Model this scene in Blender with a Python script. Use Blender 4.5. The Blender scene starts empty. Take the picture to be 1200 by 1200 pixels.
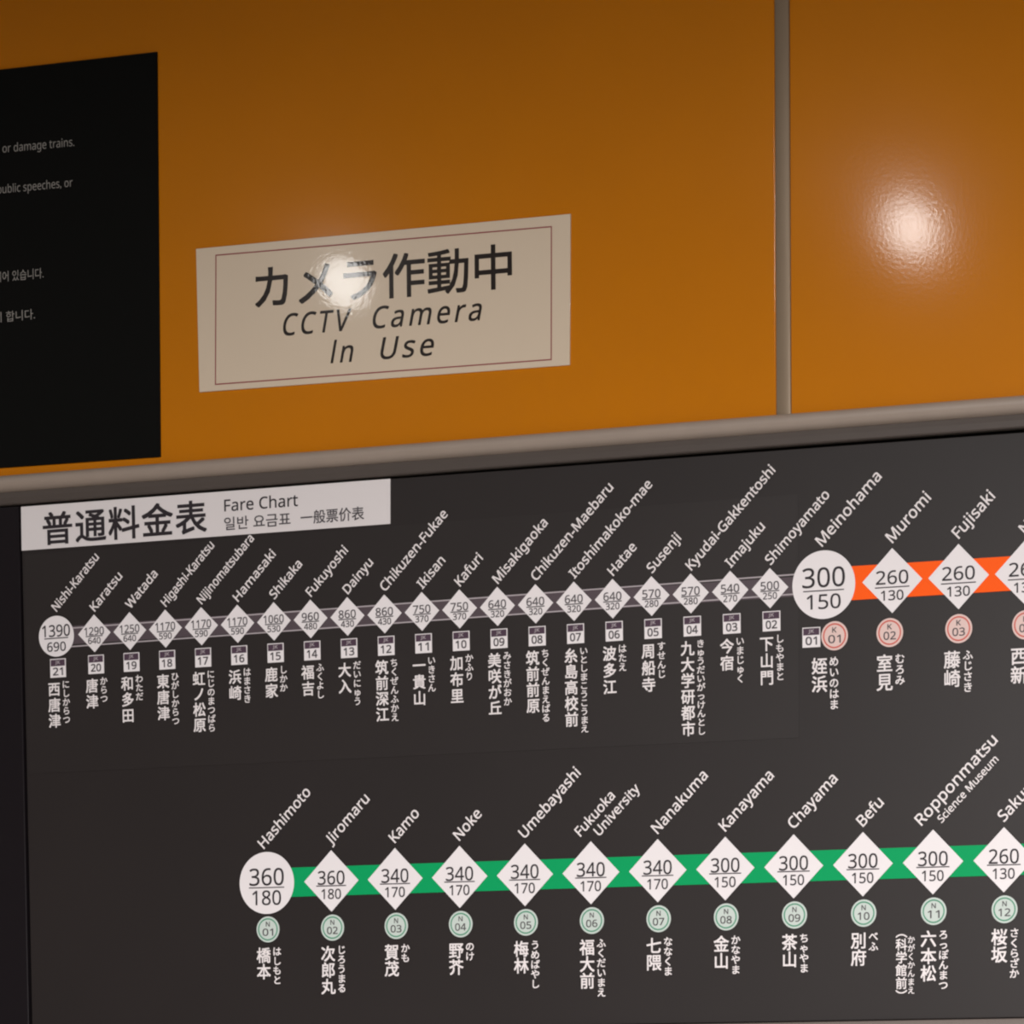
import bpy, bmesh, math
from mathutils import Vector, Matrix

S = bpy.context.scene
C = S.collection
PI = math.pi

# ---------------------------------------------------------------- camera
# wall frame: X right, Y down, Z into the wall; world: x = X, y = Z, z = Z0 - Y
Z0 = 1.904
YAW, PIT, ROL = 0.2432927111172473, 0.05302268550524469, 0.004995053237182897
TT = Vector((-0.42986021742245545, -0.519644059834172, 3.076491944435041))
FPX, PPX, PPY = 3500.0, 1557.3236, 1763.36166


def rot(a, b, c):
    Ry = Matrix(((math.cos(a), 0, math.sin(a)), (0, 1, 0), (-math.sin(a), 0, math.cos(a))))
    Rx = Matrix(((1, 0, 0), (0, math.cos(b), -math.sin(b)), (0, math.sin(b), math.cos(b))))
    Rz = Matrix(((math.cos(c), -math.sin(c), 0), (math.sin(c), math.cos(c), 0), (0, 0, 1)))
    return Rz @ Rx @ Ry


RW = rot(YAW, PIT, ROL)
CW = -(RW.transposed() @ TT)


def w(v):
    return Vector((v[0], v[2], -v[1]))


cam_data = bpy.data.cameras.new('camera')
cam = bpy.data.objects.new('camera', cam_data)
C.objects.link(cam)
S.camera = cam
right, down, fwd = w(RW[0]), w(RW[1]), w(RW[2])
M = Matrix((right, -down, -fwd)).transposed().to_4x4()
M.translation = w(CW) + Vector((0, 0, Z0))
cam.matrix_world = M
cam_data.sensor_width = 36
cam_data.lens = FPX / 1200 * 36
cam_data.shift_x = (600 - PPX) / 1200
cam_data.shift_y = (PPY - 600) / 1200
cam_data.clip_start = 0.05
CAM = M.translation.copy()

# ---------------------------------------------------------------- world, exposure, lights
S.view_settings.view_transform = 'Standard'
S.view_settings.look = 'None'
S.view_settings.gamma = 1
S.view_settings.exposure = 0.0
try:
    S.view_settings.use_curve_mapping = False
    S.cycles.filter_width = 2.2
except Exception:
    pass
wd = bpy.data.worlds.new('station_hall')
S.world = wd
wd.use_nodes = True
bg = wd.node_tree.nodes['Background']
bg.inputs[0].default_value = (1.0, 0.90, 0.82, 1)
bg.inputs[1].default_value = 0.02

CEIL = 3.075


def area(name, loc, size, power, col=(1, .95, .9), shape='DISK', size_y=None, spread=180):
    l = bpy.data.lights.new(name, 'AREA')
    l.shape = shape
    l.size = size
    if size_y:
        l.size_y = size_y
    l.energy = power
    l.color = col
    l.spread = math.radians(spread)
    o = bpy.data.objects.new(name, l)
    o.location = loc
    C.objects.link(o)
    return o


# broad unseen fill light added to brighten the wall, clear of its mirror angle
area('hall_fill', (1.5, -3.9, CEIL - .03), 4.4, 745, (1, .97, .955), 'RECTANGLE', 2.4)


def downlight(name, x, y, power):
    l = bpy.data.lights.new(name, 'POINT')
    l.shadow_soft_size = .032
    l.energy = power
    l.color = (1, .98, .95)
    o = bpy.data.objects.new(name, l)
    o.location = (x, y, CEIL - .06)
    C.objects.link(o)
    return o


LAMPS = []      # filled below once at() exists

# ---------------------------------------------------------------- helpers


def at(px, py, y=0.0):
    """world point at depth y (wall face y = 0, room towards -y) that the photograph shows at pixel px, py"""
    d = RW.transposed() @ Vector(((px - PPX) / FPX, (py - PPY) / FPX, 1))
    d = w(d)
    s = (y - CAM.y) / d.y
    return CAM + d * s


def mirror_lamp(px, py, z):
    """where a lamp at height z stands when the wall mirrors it at the given spot"""
    p = at(px, py)
    d = (p - CAM).normalized()
    d.y = -d.y
    s = (z - p.z) / d.z
    return p + d * s


LZ = CEIL - .06
pa, pb = mirror_lamp(1068, 268, LZ), mirror_lamp(405, 333, LZ)
step = pa - pb
for k in range(-1, 3):      # the row of round ceiling lamps
    q = pb + step * k
    downlight('ceiling_lamp', q.x, q.y, .66 if k == 0 else 1.4)


def mat(name, col, rough=.5, spec=.5, coat=0, coat_rough=.1, metal=0, noise=0, nscale=60, bump=0, bscale=400):
    m = bpy.data.materials.new(name)
    m.use_nodes = True
    nt = m.node_tree
    b = nt.nodes['Principled BSDF']
    b.inputs['Base Color'].default_value = (*col, 1)
    b.inputs['Roughness'].default_value = rough
    b.inputs['Specular IOR Level'].default_value = spec
    b.inputs['Metallic'].default_value = metal
    b.inputs['Coat Weight'].default_value = coat
    b.inputs['Coat Roughness'].default_value = coat_rough
    tc = nt.nodes.new('ShaderNodeTexCoord')
    if noise:
        n = nt.nodes.new('ShaderNodeTexNoise')
        n.inputs['Scale'].default_value = nscale
        n.inputs['Detail'].default_value = 4
        nt.links.new(tc.outputs['Object'], n.inputs['Vector'])
        r = nt.nodes.new('ShaderNodeMix')
        r.data_type = 'RGBA'
        r.inputs['A'].default_value = (*[c * (1 - noise) for c in col], 1)
        r.inputs['B'].default_value = (*[min(1, c * (1 + noise)) for c in col], 1)
        nt.links.new(n.outputs['Fac'], r.inputs['Factor'])
        nt.links.new(r.outputs['Result'], b.inputs['Base Color'])
    if bump:
        n = nt.nodes.new('ShaderNodeTexNoise')
        n.inputs['Scale'].default_value = bscale
        n.inputs['Detail'].default_value = 2
        nt.links.new(tc.outputs['Object'], n.inputs['Vector'])
        bp = nt.nodes.new('ShaderNodeBump')
        bp.inputs['Strength'].default_value = bump
        bp.inputs['Distance'].default_value = .001
        nt.links.new(n.outputs['Fac'], bp.inputs['Height'])
        nt.links.new(bp.outputs['Normal'], b.inputs['Normal'])
        nt.links.new(bp.outputs['Normal'], b.inputs['Coat Normal'])
    return m


M_ORANGE = mat('orange_enamel', (.555, .178, .0035), .26, .07, .68, .115, noise=.04, nscale=9, bump=.05, bscale=260)
M_TRIM = mat('warm_grey_metal', (.245, .180, .120), .36, .4, 0, .15, .25, noise=.05, nscale=20)
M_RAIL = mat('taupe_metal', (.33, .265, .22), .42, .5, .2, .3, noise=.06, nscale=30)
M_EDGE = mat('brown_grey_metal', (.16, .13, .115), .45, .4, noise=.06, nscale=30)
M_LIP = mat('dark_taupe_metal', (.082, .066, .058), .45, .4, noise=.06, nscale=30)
M_POSTER = mat('black_print', (.0045, .0045, .004), .6, .08)
M_POSTER_EDGE = mat('poster_border', (.02, .02, .02), .5, .3)
M_BOARD = mat('charcoal_film', (.0205, .016, .0154), .45, .38, noise=.12, nscale=5)
M_SHEET = mat('charcoal_sticker', (.0222, .0175, .0168), .43, .42, noise=.12, nscale=5)
M_SIDE = mat('black_laminate', (.010, .0075, .009), .5, .15)
M_GAP = mat('black_gap', (.004, .003, .003), .9, .1)
M_WHITE = mat('white_print', (.82, .77, .78), .5, .3)
M_TITLE = mat('white_title_film', (.74, .69, .69), .5, .3)
M_INK = mat('black_ink', (.028, .022, .026), .5, .3)
M_GREYINK = mat('grey_ink', (.075, .066, .072), .5, .3)
M_PAPER = mat('laminated_cream_paper', (.70, .575, .44), .26, .25, .70, .043, bump=.04, bscale=240)
M_RED = mat('dark_red_line', (.30, .075, .075), .5, .4)
M_SIGNINK = mat('sign_ink', (.020, .014, .012), .26, .25, .70, .043, bump=.04, bscale=240)
M_PURPLE = mat('grey_purple_film', (.088, .066, .076), .5, .3)
M_PLINE = mat('pale_line', (.42, .37, .39), .5, .3)
M_BADGEP = mat('purple_badge', (.080, .048, .072), .5, .2)
M_GREEN = mat('green_film', (.004, .335, .110), .5, .1)
M_ORBAND = mat('red_orange_film', (1.0, .115, .010), .5, .1)
M_GRING = mat('green_ring', (.09, .30, .19), .5, .3)
M_GPALE = mat('pale_green', (.56, .63, .585), .5, .3)
M_RRING = mat('red_ring', (.62, .13, .10), .5, .3)
M_RPALE = mat('pale_pink', (.74, .54, .50), .5, .3)
M_LETTER = mat('white_lettering', (.80, .74, .74), .5, .3)
M_NOTICE = mat('grey_lettering', (.30, .28, .26), .5, .3)
M_FLOOR = mat('grey_stone', (.30, .28, .26), .45, .5, noise=.2, nscale=3)
M_CEIL = mat('dark_ceiling', (.22, .21, .20), .8, .2)
M_WALLB = mat('wall_core', (.05, .045, .04), .8, .2)


def link(name, me, m, parent=None, loc=None):
    o = bpy.data.objects.new(name, me)
    C.objects.link(o)
    if m:
        me.materials.append(m)
    if loc is not None:
        o.location = Vector(loc) - (parent_world(parent) if parent else Vector())
    if parent:
        o.parent = parent
    return o


WORLD = {}


def parent_world(p):
    v = Vector()
    while p is not None:
        v += p.location
        p = p.parent
    return v


def mesh_from(verts, faces, name='m'):
    me = bpy.data.meshes.new(name)
    me.from_pydata([tuple(v) for v in verts], [], faces)
    me.update()
    return me


def prism_mesh(outline, t):
    """outline: (u, v) points counter-clockwise seen from the room; front at y = 0, back at y = +t"""
    n = len(outline)
    vs = [(u, 0, v) for u, v in outline] + [(u, t, v) for u, v in outline]
    fs = [list(range(n)), list(range(2 * n - 1, n - 1, -1))]
    fs += [[(i + 1) % n, i, i + n, (i + 1) % n + n] for i in range(n)]
    return mesh_from(vs, fs)


def slab(name, pts, y, t, m, parent=None, bevel=0):
    """pts: four world points (tl, tr, br, bl) at the front; t thick behind"""
    o0 = sum(pts, Vector()) / len(pts)
    out = [(p.x - o0.x, p.z - o0.z) for p in reversed(pts)]
    me = prism_mesh(out, t)
    if bevel:
        bm = bmesh.new()
        bm.from_mesh(me)
        es = [e for e in bm.edges if all(abs(v.co.y) < 1e-7 for v in e.verts)]
        r_ = bmesh.ops.bevel(bm, geom=es, offset=bevel, segments=5, affect='EDGES', profile=.5)
        for f in r_['faces']:
            f.smooth = True
        bm.to_mesh(me)
        bm.free()
    return link(name, me, m, parent, (o0.x, y, o0.z))


def pxslab(name, px, y, t, m, parent=None, bevel=0):
    return slab(name, [at(a, b, y) for a, b in px], y, t, m, parent, bevel)


def tag(o, label=None, cat=None, kind=None, group=None):
    if label:
        o['label'] = label
    if cat:
        o['category'] = cat
    if kind:
        o['kind'] = kind
    if group:
        o['group'] = group
    return o


def sans(s):
    """the plain sans alphabet that Blender's built-in font stack carries"""
    o = ''
    for c in s:
        if 'A' <= c <= 'Z':
            c = chr(0x1D5A0 + ord(c) - 65)
        elif 'a' <= c <= 'z':
            c = chr(0x1D5BA + ord(c) - 97)
        elif '0' <= c <= '9':
            c = chr(0x1D7E2 + ord(c) - 48)
        o += c
    return o


GLYPH = {}


def raw_text(body, spacing=1.0, line=1.0, align='LEFT', shear=0.0):
    key = (body, spacing, line, align, shear)
    if key in GLYPH:
        return GLYPH[key]
    cu = bpy.data.curves.new('lettering_source', 'FONT')
    cu.body = body
    cu.space_character = spacing
    cu.space_line = line
    cu.align_x = align
    cu.shear = shear
    cu.resolution_u = 3
    cu.fill_mode = 'FRONT'
    ob = bpy.data.objects.new('lettering_source', cu)
    C.objects.link(ob)
    bpy.context.view_layer.update()
    me = bpy.data.meshes.new_from_object(ob.evaluated_get(bpy.context.evaluated_depsgraph_get()))
    vs = [(v.co.x, v.co.y) for v in me.vertices]
    fs = [tuple(p.vertices) for p in me.polygons]
    bpy.data.objects.remove(ob)
    bpy.data.curves.remove(cu)
    bpy.data.meshes.remove(me)
    GLYPH[key] = (vs, fs)
    return vs, fs


def bounds(vs):
    xs = [v[0] for v in vs]
    ys = [v[1] for v in vs]
    return min(xs), max(xs), min(ys), max(ys)


def lettering(name, pieces, origin, angle, m, parent, bold=0.0):
    """pieces: list of (raw, ox, oy, sx, sy) laid out in the text's own frame; joined into ONE printed part"""
    ca, sa = math.cos(angle), math.sin(angle)
    V, Fs = [], []
    offs = [(0, 0)] if not bold else [(-bold, -bold), (bold, -bold), (-bold, bold), (bold, bold)]
    for k, (bx, by) in enumerate(offs):
        for (vs, fs), ox, oy, sx, sy in pieces:
            b = len(V)
            for x, y in vs:
                u, v = ox + x * sx + bx, oy + y * sy + by
                V.append((u * ca - v * sa, -k * .000012, u * sa + v * ca))
            for f in fs:
                Fs.append([i + b for i in f])
    me = mesh_from(V, Fs)
    if me.polygons and sum(p.normal.y * p.area for p in me.polygons) > 0:
        me.flip_normals()
    return link(name, me, m, parent, origin)


def line_text(name, body, p0, p1, em, m, parent, y, bold=0.0, spacing=1.0, shear=0.0, latin=True):
    """a line of writing whose ink runs from p0 to p1 (pixels, on the baseline)"""
    a, b = at(*p0, y), at(*p1, y)
    raw = raw_text(sans(body) if latin else body, spacing, 1, 'LEFT', shear)
    x0, x1, _, _ = bounds(raw[0])
    L = math.hypot(b.x - a.x, b.z - a.z)
    sx = L / (x1 - x0)
    ang = math.atan2(b.z - a.z, b.x - a.x)
    return lettering(name, [(raw, -x0 * sx, 0, sx, em)], a, ang, m, parent, bold)


# ---------------------------------------------------------------- setting
X0, X1 = -2.6, 1.9
wall = link('wall_back', prism_mesh([(X0, -1.7), (X1, -1.7), (X1, 1.7), (X0, 1.7)], .1), M_WALLB, None, (0, .014, 1.7))
tag(wall, 'station wall clad in orange panels above and black panels below', 'wall', 'structure')
fl = link('floor', mesh_from([(X0, -5.5, 0), (X1, -5.5, 0), (X1, .02, 0), (X0, .02, 0), (X0, -5.5, -.1), (X1, -5.5, -.1), (X1, .02, -.1), (X0, .02, -.1)],
          [(0, 1, 2, 3), (7, 6, 5, 4), (0, 4, 5, 1), (1, 5, 6, 2), (2, 6, 7, 3), (3, 7, 4, 0)]), M_FLOOR)
tag(fl, 'grey stone floor of the station hall below the wall', 'floor', 'structure')
cl = link('ceiling', mesh_from([(X0, -5.5, CEIL), (X1, -5.5, CEIL), (X1, .02, CEIL), (X0, .02, CEIL), (X0, -5.5, CEIL + .1), (X1, -5.5, CEIL + .1), (X1, .02, CEIL + .1), (X0, .02, CEIL + .1)],
          [(3, 2, 1, 0), (4, 5, 6, 7), (0, 1, 5, 4), (1, 2, 6, 5), (2, 3, 7, 6), (3, 0, 4, 7)]), M_CEIL)
tag(cl, 'dark flat ceiling above the orange wall', 'ceiling', 'structure')

# rail line (measured on the wall face), extended both ways


def on_line(pa, pb, x, y=0.0):
    a, b = at(*pa, y), at(*pb, y)
    t = (x - a.x) / (b.x - a.x)
    return Vector((x, y, a.z + (b.z - a.z) * t))


RT = ((5, 558.5), (1170, 466.8))
RB = ((36.7, 589.0), (1170, 505.6))
XL, XR = -2.0, .75


def vline(pa, pb, z):
    a, b = at(*pa), at(*pb)
    t = (z - a.z) / (b.z - a.z)
    return a.x + (b.x - a.x) * t


seam_x0, seam_x1 = vline((908.5, 0), (911, 485), 2.7), vline((927, 0), (926.5, 485), 2.7)
p1 = slab('panel', [Vector((XL, 0, CEIL)), Vector((seam_x0 - .0010, 0, CEIL)), on_line(*RT, seam_x0 - .0010), on_line(*RT, XL)], 0, .012, M_ORANGE, wall, .0016)
tag(p1, 'glossy orange panel left of the joint strip')
p2 = slab('panel', [Vector((seam_x1 - .002, 0, CEIL)), Vector((XR, 0, CEIL)), on_line(*RT, XR), on_line(*RT, seam_x1 - .002)], 0, .012, M_ORANGE, wall, .0012)
tag(p2, 'glossy orange panel right of the joint strip')

# vertical joint strip: a shallow metal cap with rounded shoulders


def sweep(name, prof, p0, p1, axis, m, parent=None):
    """prof: (a, y) points across; swept straight from p0 to p1. axis 'x': a is height; axis 'z': a is x"""
    V, F = [], []
    n = len(prof)
    o = (p0 + p1) / 2
    for p in (p0, p1):
        for a, y in prof:
            q = Vector((p.x, y, p.z + a)) if axis == 'x' else Vector((p.x + a, y, p.z))
            V.append(q - Vector((o.x, 0, o.z)))
    for i in range(n - 1):
        F.append((i, i + 1, i + 1 + n, i + n))
    F.append(tuple(range(n)))
    F.append(tuple(range(2 * n - 1, n - 1, -1)))
    me = mesh_from(V, F)
    bm = bmesh.new()
    bm.from_mesh(me)
    bmesh.ops.recalc_face_normals(bm, faces=bm.faces)
    bm.to_mesh(me)
    bm.free()
    return link(name, me, m, parent, (o.x, 0, o.z))


hw = (seam_x1 - seam_x0) / 2
cx = (seam_x0 + seam_x1) / 2
prof = [(-hw, .004), (-hw, -.0015)]
for k in range(1, 16):
    a = PI - k / 16 * PI
    prof.append((hw * math.cos(a), -.0015 - .0016 * math.sin(a) ** .5))
prof += [(hw, .004)]
zb = on_line(*RT, cx).z
strip = sweep('trim_1', prof, Vector((cx, 0, zb - .001)), Vector((cx, 0, CEIL)), 'z', M_TRIM)
tag(strip, 'narrow vertical grey metal strip between the two orange panels', 'trim', 'structure')

# horizontal rail: bull-nosed upper half, slanting underside
zt, zbm = on_line(*RT, -.5), on_line(*RB, -.5)
H = zt.z - zbm.z
D = .011
# the lower front edge hides part of the wall below it: tuned against the photograph
NR = .0185         # height of the rounded nose; a darker flat lip runs below it
pr = [(0, .004), (0, -.001)]
for k in range(1, 12):
    a = k / 12 * PI
    pr.append((-NR / 2 + NR / 2 * math.cos(a), -.001 - D * math.sin(a)))
pr += [(-NR, -.001), (-NR, .004)]
rail = sweep('trim_2', pr, on_line(*RT, XL), on_line(*RT, XR), 'x', M_RAIL)
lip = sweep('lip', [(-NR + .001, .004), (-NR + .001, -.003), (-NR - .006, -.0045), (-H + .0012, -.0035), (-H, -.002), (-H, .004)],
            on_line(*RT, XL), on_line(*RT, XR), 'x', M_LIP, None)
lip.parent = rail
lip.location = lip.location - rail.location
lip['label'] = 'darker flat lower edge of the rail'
for p in rail.data.polygons:
    p.use_smooth = len(p.vertices) == 4
try:
    rail.data.set_sharp_from_angle(angle=math.radians(35))
except Exception:
    pass
tag(rail, 'long horizontal taupe metal rail between orange panels and black fare board', 'trim', 'structure')

# ---------------------------------------------------------------- poster, top left
poster = pxslab('notice_poster', [(-260, 111), (183.5, 60.5), (187.5, 535), (-260, 566)], -.0022, .002, M_POSTER, None, .0004)
tag(poster, 'large plain black notice with tiny grey text on orange panel, upper left corner', 'poster')
YP = -.0025
line_text('lettering', 'm or damage trains.', (-9, 180), (87, 171), .0125, M_NOTICE, poster, YP)
line_text('lettering', 'public speeches, or', (-3, 227), (85, 218.5), .0125, M_NOTICE, poster, YP)
line_text('lettering', '되어 있습니다.', (-6, 330), (51, 325), .0125, M_NOTICE, poster, YP, latin=False)
line_text('lettering', '시 합니다.', (-7, 377.5), (41, 373), .0125, M_NOTICE, poster, YP, latin=False)

# ---------------------------------------------------------------- cctv sign
YS = -.0016
sign = pxslab('camera_notice', [(229.5, 291.5), (668.5, 250.5), (667.5, 427.5), (233.5, 459.5)], YS, .0015, M_PAPER, None, .0003)
tag(sign, 'cream laminated notice with red border reading CCTV Camera In Use on orange panel', 'sign')
YD = YS - .0002


def frame_line(name, c, wd_, y, m, parent):
    pts = [at(a, b, y) for a, b in c]
    cen = sum(pts, Vector()) / 4
    V = []
    for p in pts:
        V.append(p)
    inner = []
    n = 4
    for i in range(4):
        p, q, r = pts[i - 1], pts[i], pts[(i + 1) % 4]
        d1, d2 = (p - q).normalized(), (r - q).normalized()
        inner.append(q + (d1 + d2) * wd_)
    vs = [v - cen for v in pts + inner]
    fs = [(i, i + 4, (i + 1) % 4 + 4, (i + 1) % 4) for i in range(4)]
    me = mesh_from(vs, fs)
    if me.polygons[0].normal.y > 0:
        me.flip_normals()
    return link(name, me, m, parent, cen)


frame_line('border_line', [(252.4, 298.5), (646.8, 264.8), (646.6, 422), (251.8, 451.2)], .0013, YD, M_RED, sign)
kx = line_text('lettering', 'カメラ作動中', (299.5, 358.5), (599.5, 332.5), .0495, M_SIGNINK, sign, YD, .0006, 1.0, 0, False)
kx['label'] = 'large black Japanese characters on the cream notice'
for s_, a_, b_ in (('CCTV', (332, 393.3), (412, 386.8)), ('Camera', (437, 385), (564.5, 374.8)), ('ln', (387.5, 425.6), (414, 423.6)), ('Use', (446, 421), (508.5, 416))):
    line_text('lettering', s_, a_, b_, .0315, M_SIGNINK, sign, YD, .00025, 1.25, .22)

# ---------------------------------------------------------------- fare board
TL = ((36.7, 592.0), (1170, 508.6))
BL = ((800, 1199.3), (1200, 1192.3))
xb0, xb1 = at(24.5, 594).x, at(37.5, 1200).x
board_r = .62
b_tl = on_line(*TL, xb0)
b_tr = on_line(*TL, board_r)
b_br = on_line(*BL, board_r)
b_bl = on_line(*BL, xb1)
ORG = Vector(((b_bl.x + b_br.x) / 2, 0, b_bl.z))
board = bpy.data.objects.new('fare_board', None)
C.objects.link(board)
board.location = ORG
board.empty_display_size = .1
tag(board, 'charcoal fare chart board with white station diamonds on green, orange and purple lines', 'fare chart')
slab('backing', [b_tl, b_tr, b_br, b_bl], 0, .010, M_BOARD, board, .0008)
L1, L2, L3, L4, L5 = -.0004, -.0007, -.0010, -.0013, -.0016
sheet = pxslab('sticker_sheet', [(29, 650), (935, 579), (936.5, 864.5), (33.5, 907)], L1 + .0001, .0003, M_SHEET, board)
sheet['label'] = 'slightly paler film patch under the small purple line stations'

title = pxslab('title_plate', [(24.6, 594), (457.3, 561), (457.3, 613.8), (25.4, 645.3)], L2, .0006, M_TITLE, board)
title['label'] = 'white title strip with black heading Fare Chart'
line_text('title_lettering', '普通料金表', (51, 635.5), (242, 620.5), .0375, M_INK, title, L3, .0006, 1.07, 0, False)
line_text('title_lettering', 'Fare Chart', (263, 599.3), (349, 592.8), .0172, M_INK, title, L3, .00015)
line_text('title_lettering', '일반 요금표', (263, 620.3), (340.5, 614), .0152, M_GREYINK, title, L3, .00015, 1, 0, False)
line_text('title_lettering', '一般票价表', (352.5, 613.3), (426.5, 607.5), .0152, M_GREYINK, title, L3, .00015, 1, 0, False)


class Row:
    """a row of stations: metres along u (right) and v (down) from its first marker, slightly turned on the board"""

    def __init__(s, x, y, ang):
        s.x, s.y, s.a = x, y, ang

    def p(s, u, v, y):
        c, n = math.cos(s.a), math.sin(s.a)
        return Vector((s.x + c * u - n * v, y, Z0 - (s.y + n * u + c * v)))


def put(name, outline, row, u, v, y, m, parent, t=.00025):
    me = prism_mesh(outline, t)
    o = link(name, me, m, parent, row.p(u, v, y))
    o.rotation_euler = (0, row.a, 0)
    return o


def ngon(r, n=40):
    return [(r * math.cos(2 * PI * k / n), r * math.sin(2 * PI * k / n)) for k in range(n)]


def ring(r0, r1, row, u, v, y, m, parent, n=40):
    V = [(r * math.cos(2 * PI * k / n), 0, r * math.sin(2 * PI * k / n)) for r in (r0, r1) for k in range(n)]
    F = [(k, (k + 1) % n, (k + 1) % n + n, k + n) for k in range(n)]
    me = mesh_from(V, F)
    if me.polygons[0].normal.y > 0:
        me.flip_normals()
    return link('badge_ring', me, m, parent, row.p(u, v, y))


def centred(raw, cx_, cy_, width, cap):
    """scale a raw line so its ink is width wide and cap tall, centred on cx_, cy_ (cy_ up)"""
    x0, x1, y0, y1 = bounds(raw[0])
    sx = width / (x1 - x0)
    sy = cap / (y1 - y0)
    return (raw, cx_ - (x0 + x1) / 2 * sx, cy_ - (y0 + y1) / 2 * sy, sx, sy)


def bar(cx_, cy_, wd_, h):
    return (([(-.5, -.5), (.5, -.5), (.5, .5), (-.5, .5)], [(0, 1, 2, 3)]), cx_, cy_, wd_, h)


def fare(row, u, v, hi, lo, spec, parent, m):
    (dv1, w1, c1), (dl, wl), (dv2, w2, c2) = spec
    w2 = w2 if len(lo) == 3 else w2
    pcs = [centred(raw_text(sans(hi)), 0, -dv1, w1, c1), bar(0, -dl, wl, .0008), centred(raw_text(sans(lo)), 0, -dv2, w2, c2)]
    return lettering('fare_lettering', pcs, row.p(u, v, L4), -row.a, m, parent, .00012)


def vertical(name, body, row, u, v, em, pitch, parent, m=None, bold=.0003):
    pcs = []
    for k, ch in enumerate(body):
        raw = raw_text(ch)
        cy_ = -(k + .5) * pitch
        # keep each character's place inside its square
        pcs.append((raw, -.5 * em, cy_ - .38 * em, em, em * min(1.0, pitch / em)))
    return lettering(name, pcs, row.p(u, v, L2), -row.a, m or M_LETTER, parent, bold)


def roman(name, body, row, u, v, em, parent, length=None, bold=.0002, label=None):
    raw = raw_text(sans(body))
    x0, x1, _, _ = bounds(raw[0])
    sx = em if not length else length / (x1 - x0)
    o = lettering(name, [(raw, -x0 * sx, 0, sx, em)], row.p(u, v, L2), PI / 4 - row.a, M_LETTER, parent, bold)
    return o


def round_badge(row, u, v, code, r, mring, mpale, parent_, letter):
    b = put('code_badge', ngon(r), row, u, v, L2, mpale, parent_)
    ring(r * .76, r * .86, row, u, v, L3, mring, b)
    pcs = [centred(raw_text(sans(letter)), 0, r * .40, r * .33, r * .36), centred(raw_text(sans(code)), 0, -r * .22, r * .92, r * .55)]
    lettering('code_lettering', pcs, row.p(u, v, L3), -row.a, M_GREYINK, b, .0001)
    b['label'] = 'round badge ' + letter + ' ' + code
    return b


def square_badge(row, u, v, code, parent_):
    w_, h_ = .0099, .0102
    b = put('code_badge', [(-w_, -h_), (w_, -h_), (w_, h_), (-w_, h_)], row, u, v, L2, M_WHITE, parent_)
    put('badge_top', [(-w_ * .9, h_ * .22), (w_ * .9, h_ * .22), (w_ * .9, h_ * .9), (-w_ * .9, h_ * .9)], row, u, v, L3, M_BADGEP, b, .0001)
    lettering('code_lettering', [centred(raw_text(sans('JK')), 0, h_ * .56, w_ * .62, h_ * .42)], row.p(u, v, L4), -row.a, M_PLINE, b, .0001)
    lettering('code_lettering', [centred(raw_text(sans(code)), 0, -h_ * .36, w_ * 1.25, h_ * .8)], row.p(u, v, L3), -row.a, M_GREYINK, b, .0002)
    b['label'] = 'square badge with number ' + code
    return b


DIA = lambda a: [(0, -a), (a, 0), (0, a), (-a, 0)]

# -- purple line (small diamonds)
# per row: x, y of the first marker, spacing, diamond half-diagonal, turn
LAY = [[-0.668862, -0.1432, 0.077, 0.032976, 0.004553], [-0.95762, -0.422084, 0.044593, 0.020502, -0.005672], [-0.019663, -0.426761, 0.07216, 0.032843, -0.000444]]
g, j, r_ = LAY
JR = Row(j[0], j[1], j[4])
js, ja = j[2], j[3]
JS = [('Karatsu', '1290', '640', '20', '唐津', 'からつ', .0505), ('Watada', '1250', '640', '19', '和多田', 'わただ', .050),
      ('Higashi-Karatsu', '1170', '590', '18', '東唐津', 'ひがしからつ', .0870), ('Nijinomatsubara', '1170', '590', '17', '虹ノ松原', 'にじのまつばら', .093),
      ('Hamasaki', '1170', '590', '16', '浜崎', 'はまさき', .067), ('Shikaka', '1060', '530', '15', '鹿家', 'しかか', None),
      ('Fukuyoshi', '960', '480', '14', '福吉', 'ふくよし', None), ('Dainyu', '860', '430', '13', '大入', 'だいにゅう', None),
      ('Chikuzen-Fukae', '860', '430', '12', '筑前深江', 'ちくぜんふかえ', None), ('Ikisan', '750', '370', '11', '一貴山', 'いきさん', None),
      ('Kafuri', '750', '370', '10', '加布里', 'かふり', None), ('Misakigaoka', '640', '320', '09', '美咲が丘', 'みさきがおか', None),
      ('Chikuzen-Maebaru', '640', '320', '08', '筑前前原', 'ちくぜんまえばる', None), ('Itoshimakoko-mae', '640', '320', '07', '糸島高校前', 'いとしまこうこうまえ', None),
      ('Hatae', '640', '320', '06', '波多江', 'はたえ', None), ('Susenji', '570', '280', '05', '周船寺', 'すせんじ', None),
      ('Kyudai-Gakkentoshi', '570', '280', '04', '九大学研都市', 'きゅうだいがっけんとし', None), ('Imajuku', '540', '270', '03', '今宿', 'いまじゅく', None),
      ('Shimoyamato', '500', '250', '02', '下山門', 'しもやまと', None)]


def band(name, row, u0, u1, h, y, m, parent, dv=0.0):
    o = put(name, [(-(u1 - u0) / 2, -h), ((u1 - u0) / 2, -h), ((u1 - u0) / 2, h), (-(u1 - u0) / 2, h)], row, (u0 + u1) / 2, dv, y, m, parent, .0002)
    return o


uN = -js - .0005          # Nishi-Karatsu circle
uM = js * 18 + .0645       # Meinohama circle, re-placed from the photograph below
pm = at(965.7, 685.4)
uM = pm.x - JR.x
bj = band('line_band', JR, uN, uM, .0100, L1, M_PURPLE, board)
bj['label'] = 'grey purple line band with pale edges'
for s_ in (-1, 1):
    band('band_edge', JR, uN, uM, .0007, L1 - .0001, M_PLINE, bj, s_ * .0100)

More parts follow.
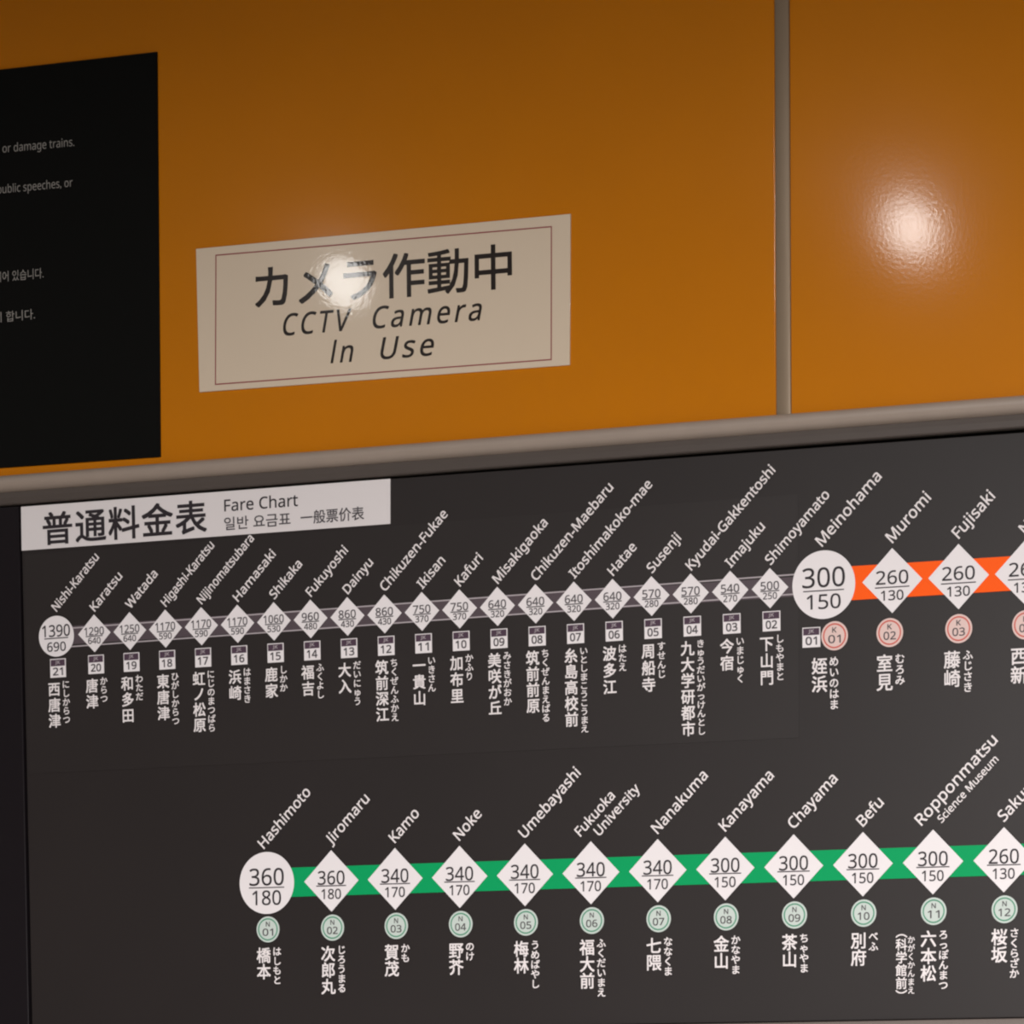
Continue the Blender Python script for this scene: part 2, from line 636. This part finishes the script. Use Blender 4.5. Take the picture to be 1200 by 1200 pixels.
J3 = ((-.0024, .0205, .0086), (.0030, .0210), (.0079, .0155, .0068))
J4 = ((-.0024, .0245, .0086), (.0030, .0210), (.0079, .0155, .0068))
for i, (nm, hi, lo, code, kj, kn, ln) in enumerate(JS):
    u = i * js
    d = put('station_diamond', DIA(ja), JR, u, 0, L3, M_WHITE, board)
    d['label'] = 'small white diamond with fare ' + hi + ' under ' + nm
    fare(JR, u, 0, hi, lo, J4 if len(hi) == 4 else J3, d, M_GREYINK)
    o = roman('station_name', nm, JR, u + .0012, -ja - .0028, (.0138 if i < 5 else .0141 if i < 8 else .0147), board, ln, .0002)
    o['label'] = 'slanted white name ' + nm
    square_badge(JR, u + .0012, .0336, code, board)
    kp = .0173 if len(kj) < 4 else .0166
    vertical('station_kanji', kj, JR, u - .0045, .0478, .0160, kp, board)
    vertical('station_kana', kn, JR, u + .0103, .0470, .0100, .0096 if len(kn) < 9 else .0090, board, None, .00016)
# end circle
uN = at(66.7, 745.4).x - JR.x
c0 = put('station_circle', ngon(.0222, 48), JR, uN, .0003, L3, M_WHITE, board)
c0['label'] = 'white circle with fare 1390 at the left end'
fare(JR, uN, 0, '1390', '690', ((-.0056, .0350, .0128), (.0025, .030), (.0118, .0235, .0100)), c0, M_INK)
o = roman('station_name', 'Nishi-Karatsu', JR, uN + .001, -.0262, .0138, board, .078)
o['label'] = 'slanted white name Nishi-Karatsu'
square_badge(JR, uN + .001, .0350, '21', board)
vertical('station_kanji', '西唐津', JR, uN - .0045, .0490, .0160, .0173, board)
vertical('station_kana', 'にしからつ', JR, uN + .0105, .0482, .0100, .0096, board, None, .00016)

# -- orange line
OR = Row(r_[0], r_[1], r_[4])
os_, oa = r_[2], r_[3]
uE = .62 - OR.x
uC = pm.x - OR.x
vC = (Z0 - pm.z) - OR.y
bo = band('line_band', OR, uC, uE, .0172, L1 - .0002, M_ORBAND, board)
bo['label'] = 'bright orange line band'
O3 = ((-.0033, .0352, .0138), (.0066, .0375), (.0148, .0245, .0100))
for i, (nm, hi, lo, code, kj, kn) in enumerate([('Muromi', '260', '130', '02', '室見', 'むろみ'), ('Fujisaki', '260', '130', '03', '藤崎', 'ふじさき'), ('Nishijin', '260', '130', '04', '西新', 'にしじん')]):
    u = i * os_
    d = put('station_diamond', DIA(oa), OR, u, 0, L3, M_WHITE, board)
    d['label'] = 'white diamond with fare ' + hi + ' under ' + nm
    fare(OR, u, 0, hi, lo, O3, d, M_INK)
    o = roman('station_name', nm, OR, u + .0005, -oa - .0048, .0168, board)
    o['label'] = 'slanted white name ' + nm
    round_badge(OR, u - (.0030 if i == 0 else 0), .0522, code, .0146, M_RRING, M_RPALE, board, 'K')
    vertical('station_kanji', kj, OR, u - (.0088 if i == 0 else .0073), .0735, .0185, .0190, board)
    vertical('station_kana', kn, OR, u + (.0080 if i == 0 else .0098), .0735, .0112, .0108, board, None, .0002)
cm = put('station_circle', ngon(.0348, 64), OR, uC, vC, L3, M_WHITE, board)
cm['label'] = 'white circle with fare 300 where purple and orange lines meet'
fare(OR, uC, vC, '300', '150', ((-.0074, .0470, .0202), (.0060, .0450), (.0172, .0375, .0150)), cm, M_INK)
o = roman('station_name', 'Meinohama', OR, uC - .0015, vC - .0385, .0164, board, .0935)
o['label'] = 'slanted white name Meinohama'
q = at(951.1, 747)
square_badge(OR, q.x - OR.x, Z0 - q.z - OR.y, '01', board)
q = at(978.3, 745.2)
round_badge(OR, q.x - OR.x, Z0 - q.z - OR.y, '01', .0148, M_RRING, M_RPALE, board, 'K')
q = at(960.5, 770)
vertical('station_kanji', '姪浜', OR, q.x - OR.x, Z0 - q.z - OR.y, .0178, .0184, board)
q = at(977.5, 768.5)
vertical('station_kana', 'めいのはま', OR, q.x - OR.x, Z0 - q.z - OR.y, .0112, .0110, board, None, .0002)

# -- green line
GR = Row(g[0], g[1], g[4])
gs, ga = g[2], g[3]
ph = at(313.2, 1034.6)
uH = ph.x - GR.x
bg_ = band('line_band', GR, uH, .62 - GR.x, .0157, L1 - .0002, M_GREEN, board)
bg_['label'] = 'green line band along the lower row'
G3 = ((-.0034, .0322, .0148), (.0052, .0360), (.0140, .0235, .0108))
GS = [('Jiromaru', '360', '180', '02', '次郎丸', 'じろうまる'), ('Kamo', '340', '170', '03', '賀茂', 'かも'), ('Noke', '340', '170', '04', '野芥', 'のけ'),
      ('Umebayashi', '340', '170', '05', '梅林', 'うめばやし'), (None, '340', '170', '06', '福大前', 'ふくだいまえ'), ('Nanakuma', '340', '170', '07', '七隈', 'ななくま'),
      ('Kanayama', '300', '150', '08', '金山', 'かなやま'), ('Chayama', '300', '150', '09', '茶山', 'ちゃやま'), ('Befu', '300', '150', '10', '別府', 'べふ'),
      (None, '300', '150', '11', '六本松', 'ろっぽんまつ'), ('Sakurazaka', '260', '130', '12', '桜坂', 'さくらざか')]
for i, (nm, hi, lo, code, kj, kn) in enumerate(GS):
    u = i * gs
    d = put('station_diamond', DIA(ga), GR, u, 0, L3, M_WHITE, board)
    where = nm or ('Fukuoka University' if i == 4 else 'Ropponmatsu')
    d['label'] = 'white diamond with fare ' + hi + ' under ' + where
    fare(GR, u, 0, hi, lo, G3, d, M_INK)
    if nm:
        o = roman('station_name', nm, GR, u + .0002, -ga - .0050, .0164, board)
        o['label'] = 'slanted white name ' + nm
    elif i == 4:
        roman('station_name', 'Fukuoka', GR, u - .0118, -ga - .0050, .0150, board)['label'] = 'slanted white word Fukuoka'
        roman('station_name', 'University', GR, u + .0100, -ga - .0048, .0145, board)['label'] = 'slanted white word University'
    else:
        roman('station_name', 'Ropponmatsu', GR, u - .0125, -ga - .0040, .0166, board, .117)['label'] = 'slanted white name Ropponmatsu'
        roman('station_name', 'Science Museum', GR, u + .0095, -ga - .0062, .0110, board, .087, .00016)['label'] = 'small slanted words Science Museum'
    round_badge(GR, u + .0008, .0500, code, .0140, M_GRING, M_GPALE, board, 'N')
    vertical('station_kanji', kj, GR, u - .0048, .0690, .0178, .0176, board)
    vertical('station_kana', kn, GR, u + .0115, .0685, .0110, .0103, board, None, .0002)
    if i == 9:
        vertical('station_kanji', '︵科学館前︶', GR, u - .0345, .0635, .0130, .0131, board, None, .0002)
        vertical('station_kana', 'かがくかんまえ', GR, u - .0238, .0740, .0084, .0086, board, None, .00012)
ch = put('station_circle', ngon(.0334, 64), GR, uH, 0.0, L3, M_WHITE, board)
ch['label'] = 'white circle with fare 360 at the left end of the green line'
fare(GR, uH, 0, '360', '180', ((-.0065, .0420, .0186), (.0050, .0430), (.0160, .0350, .0158)), ch, M_INK)
o = roman('station_name', 'Hashimoto', GR, uH - .0030, -.0366, .0164, board)
o['label'] = 'slanted white name Hashimoto'
round_badge(GR, uH + .0008, .0500, '01', .0140, M_GRING, M_GPALE, board, 'N')
vertical('station_kanji', '橋本', GR, uH - .0048, .0690, .0178, .0176, board)
vertical('station_kana', 'はしもと', GR, uH + .0115, .0685, .0110, .0103, board, None, .0002)

# ---------------------------------------------------------------- panels around the board
lp = slab('panel', [on_line(*TL, XL), Vector((xb0 - .0030, 0, b_tl.z)), Vector((xb1 - .0030, 0, .9)), Vector((XL, 0, .9))], 0, .012, M_SIDE, wall, .0012)
lp['label'] = 'near-black lower panel left of the fare board'
xs = xb1
lower = sweep('trim_3', [(0, .004), (0, -.004), (-.001, -.006), (-.004, -.007), (-.036, -.007), (-.039, -.006), (-.040, -.004), (-.040, .004)],
              on_line(*BL, xb1 + .001) - Vector((0, 0, .0012)), on_line(*BL, board_r) - Vector((0, 0, .0012)), 'x', M_EDGE)
tag(lower, 'taupe metal edge just under the fare board', 'trim', 'structure')
lw = slab('panel', [on_line(*BL, xb1 + .001) - Vector((0, 0, .042)), on_line(*BL, board_r) - Vector((0, 0, .042)), Vector((board_r, 0, .9)), Vector((xb1 + .001, 0, .9))], 0, .012, M_SIDE, wall, .0012)
lw['label'] = 'dark panel below the fare board'
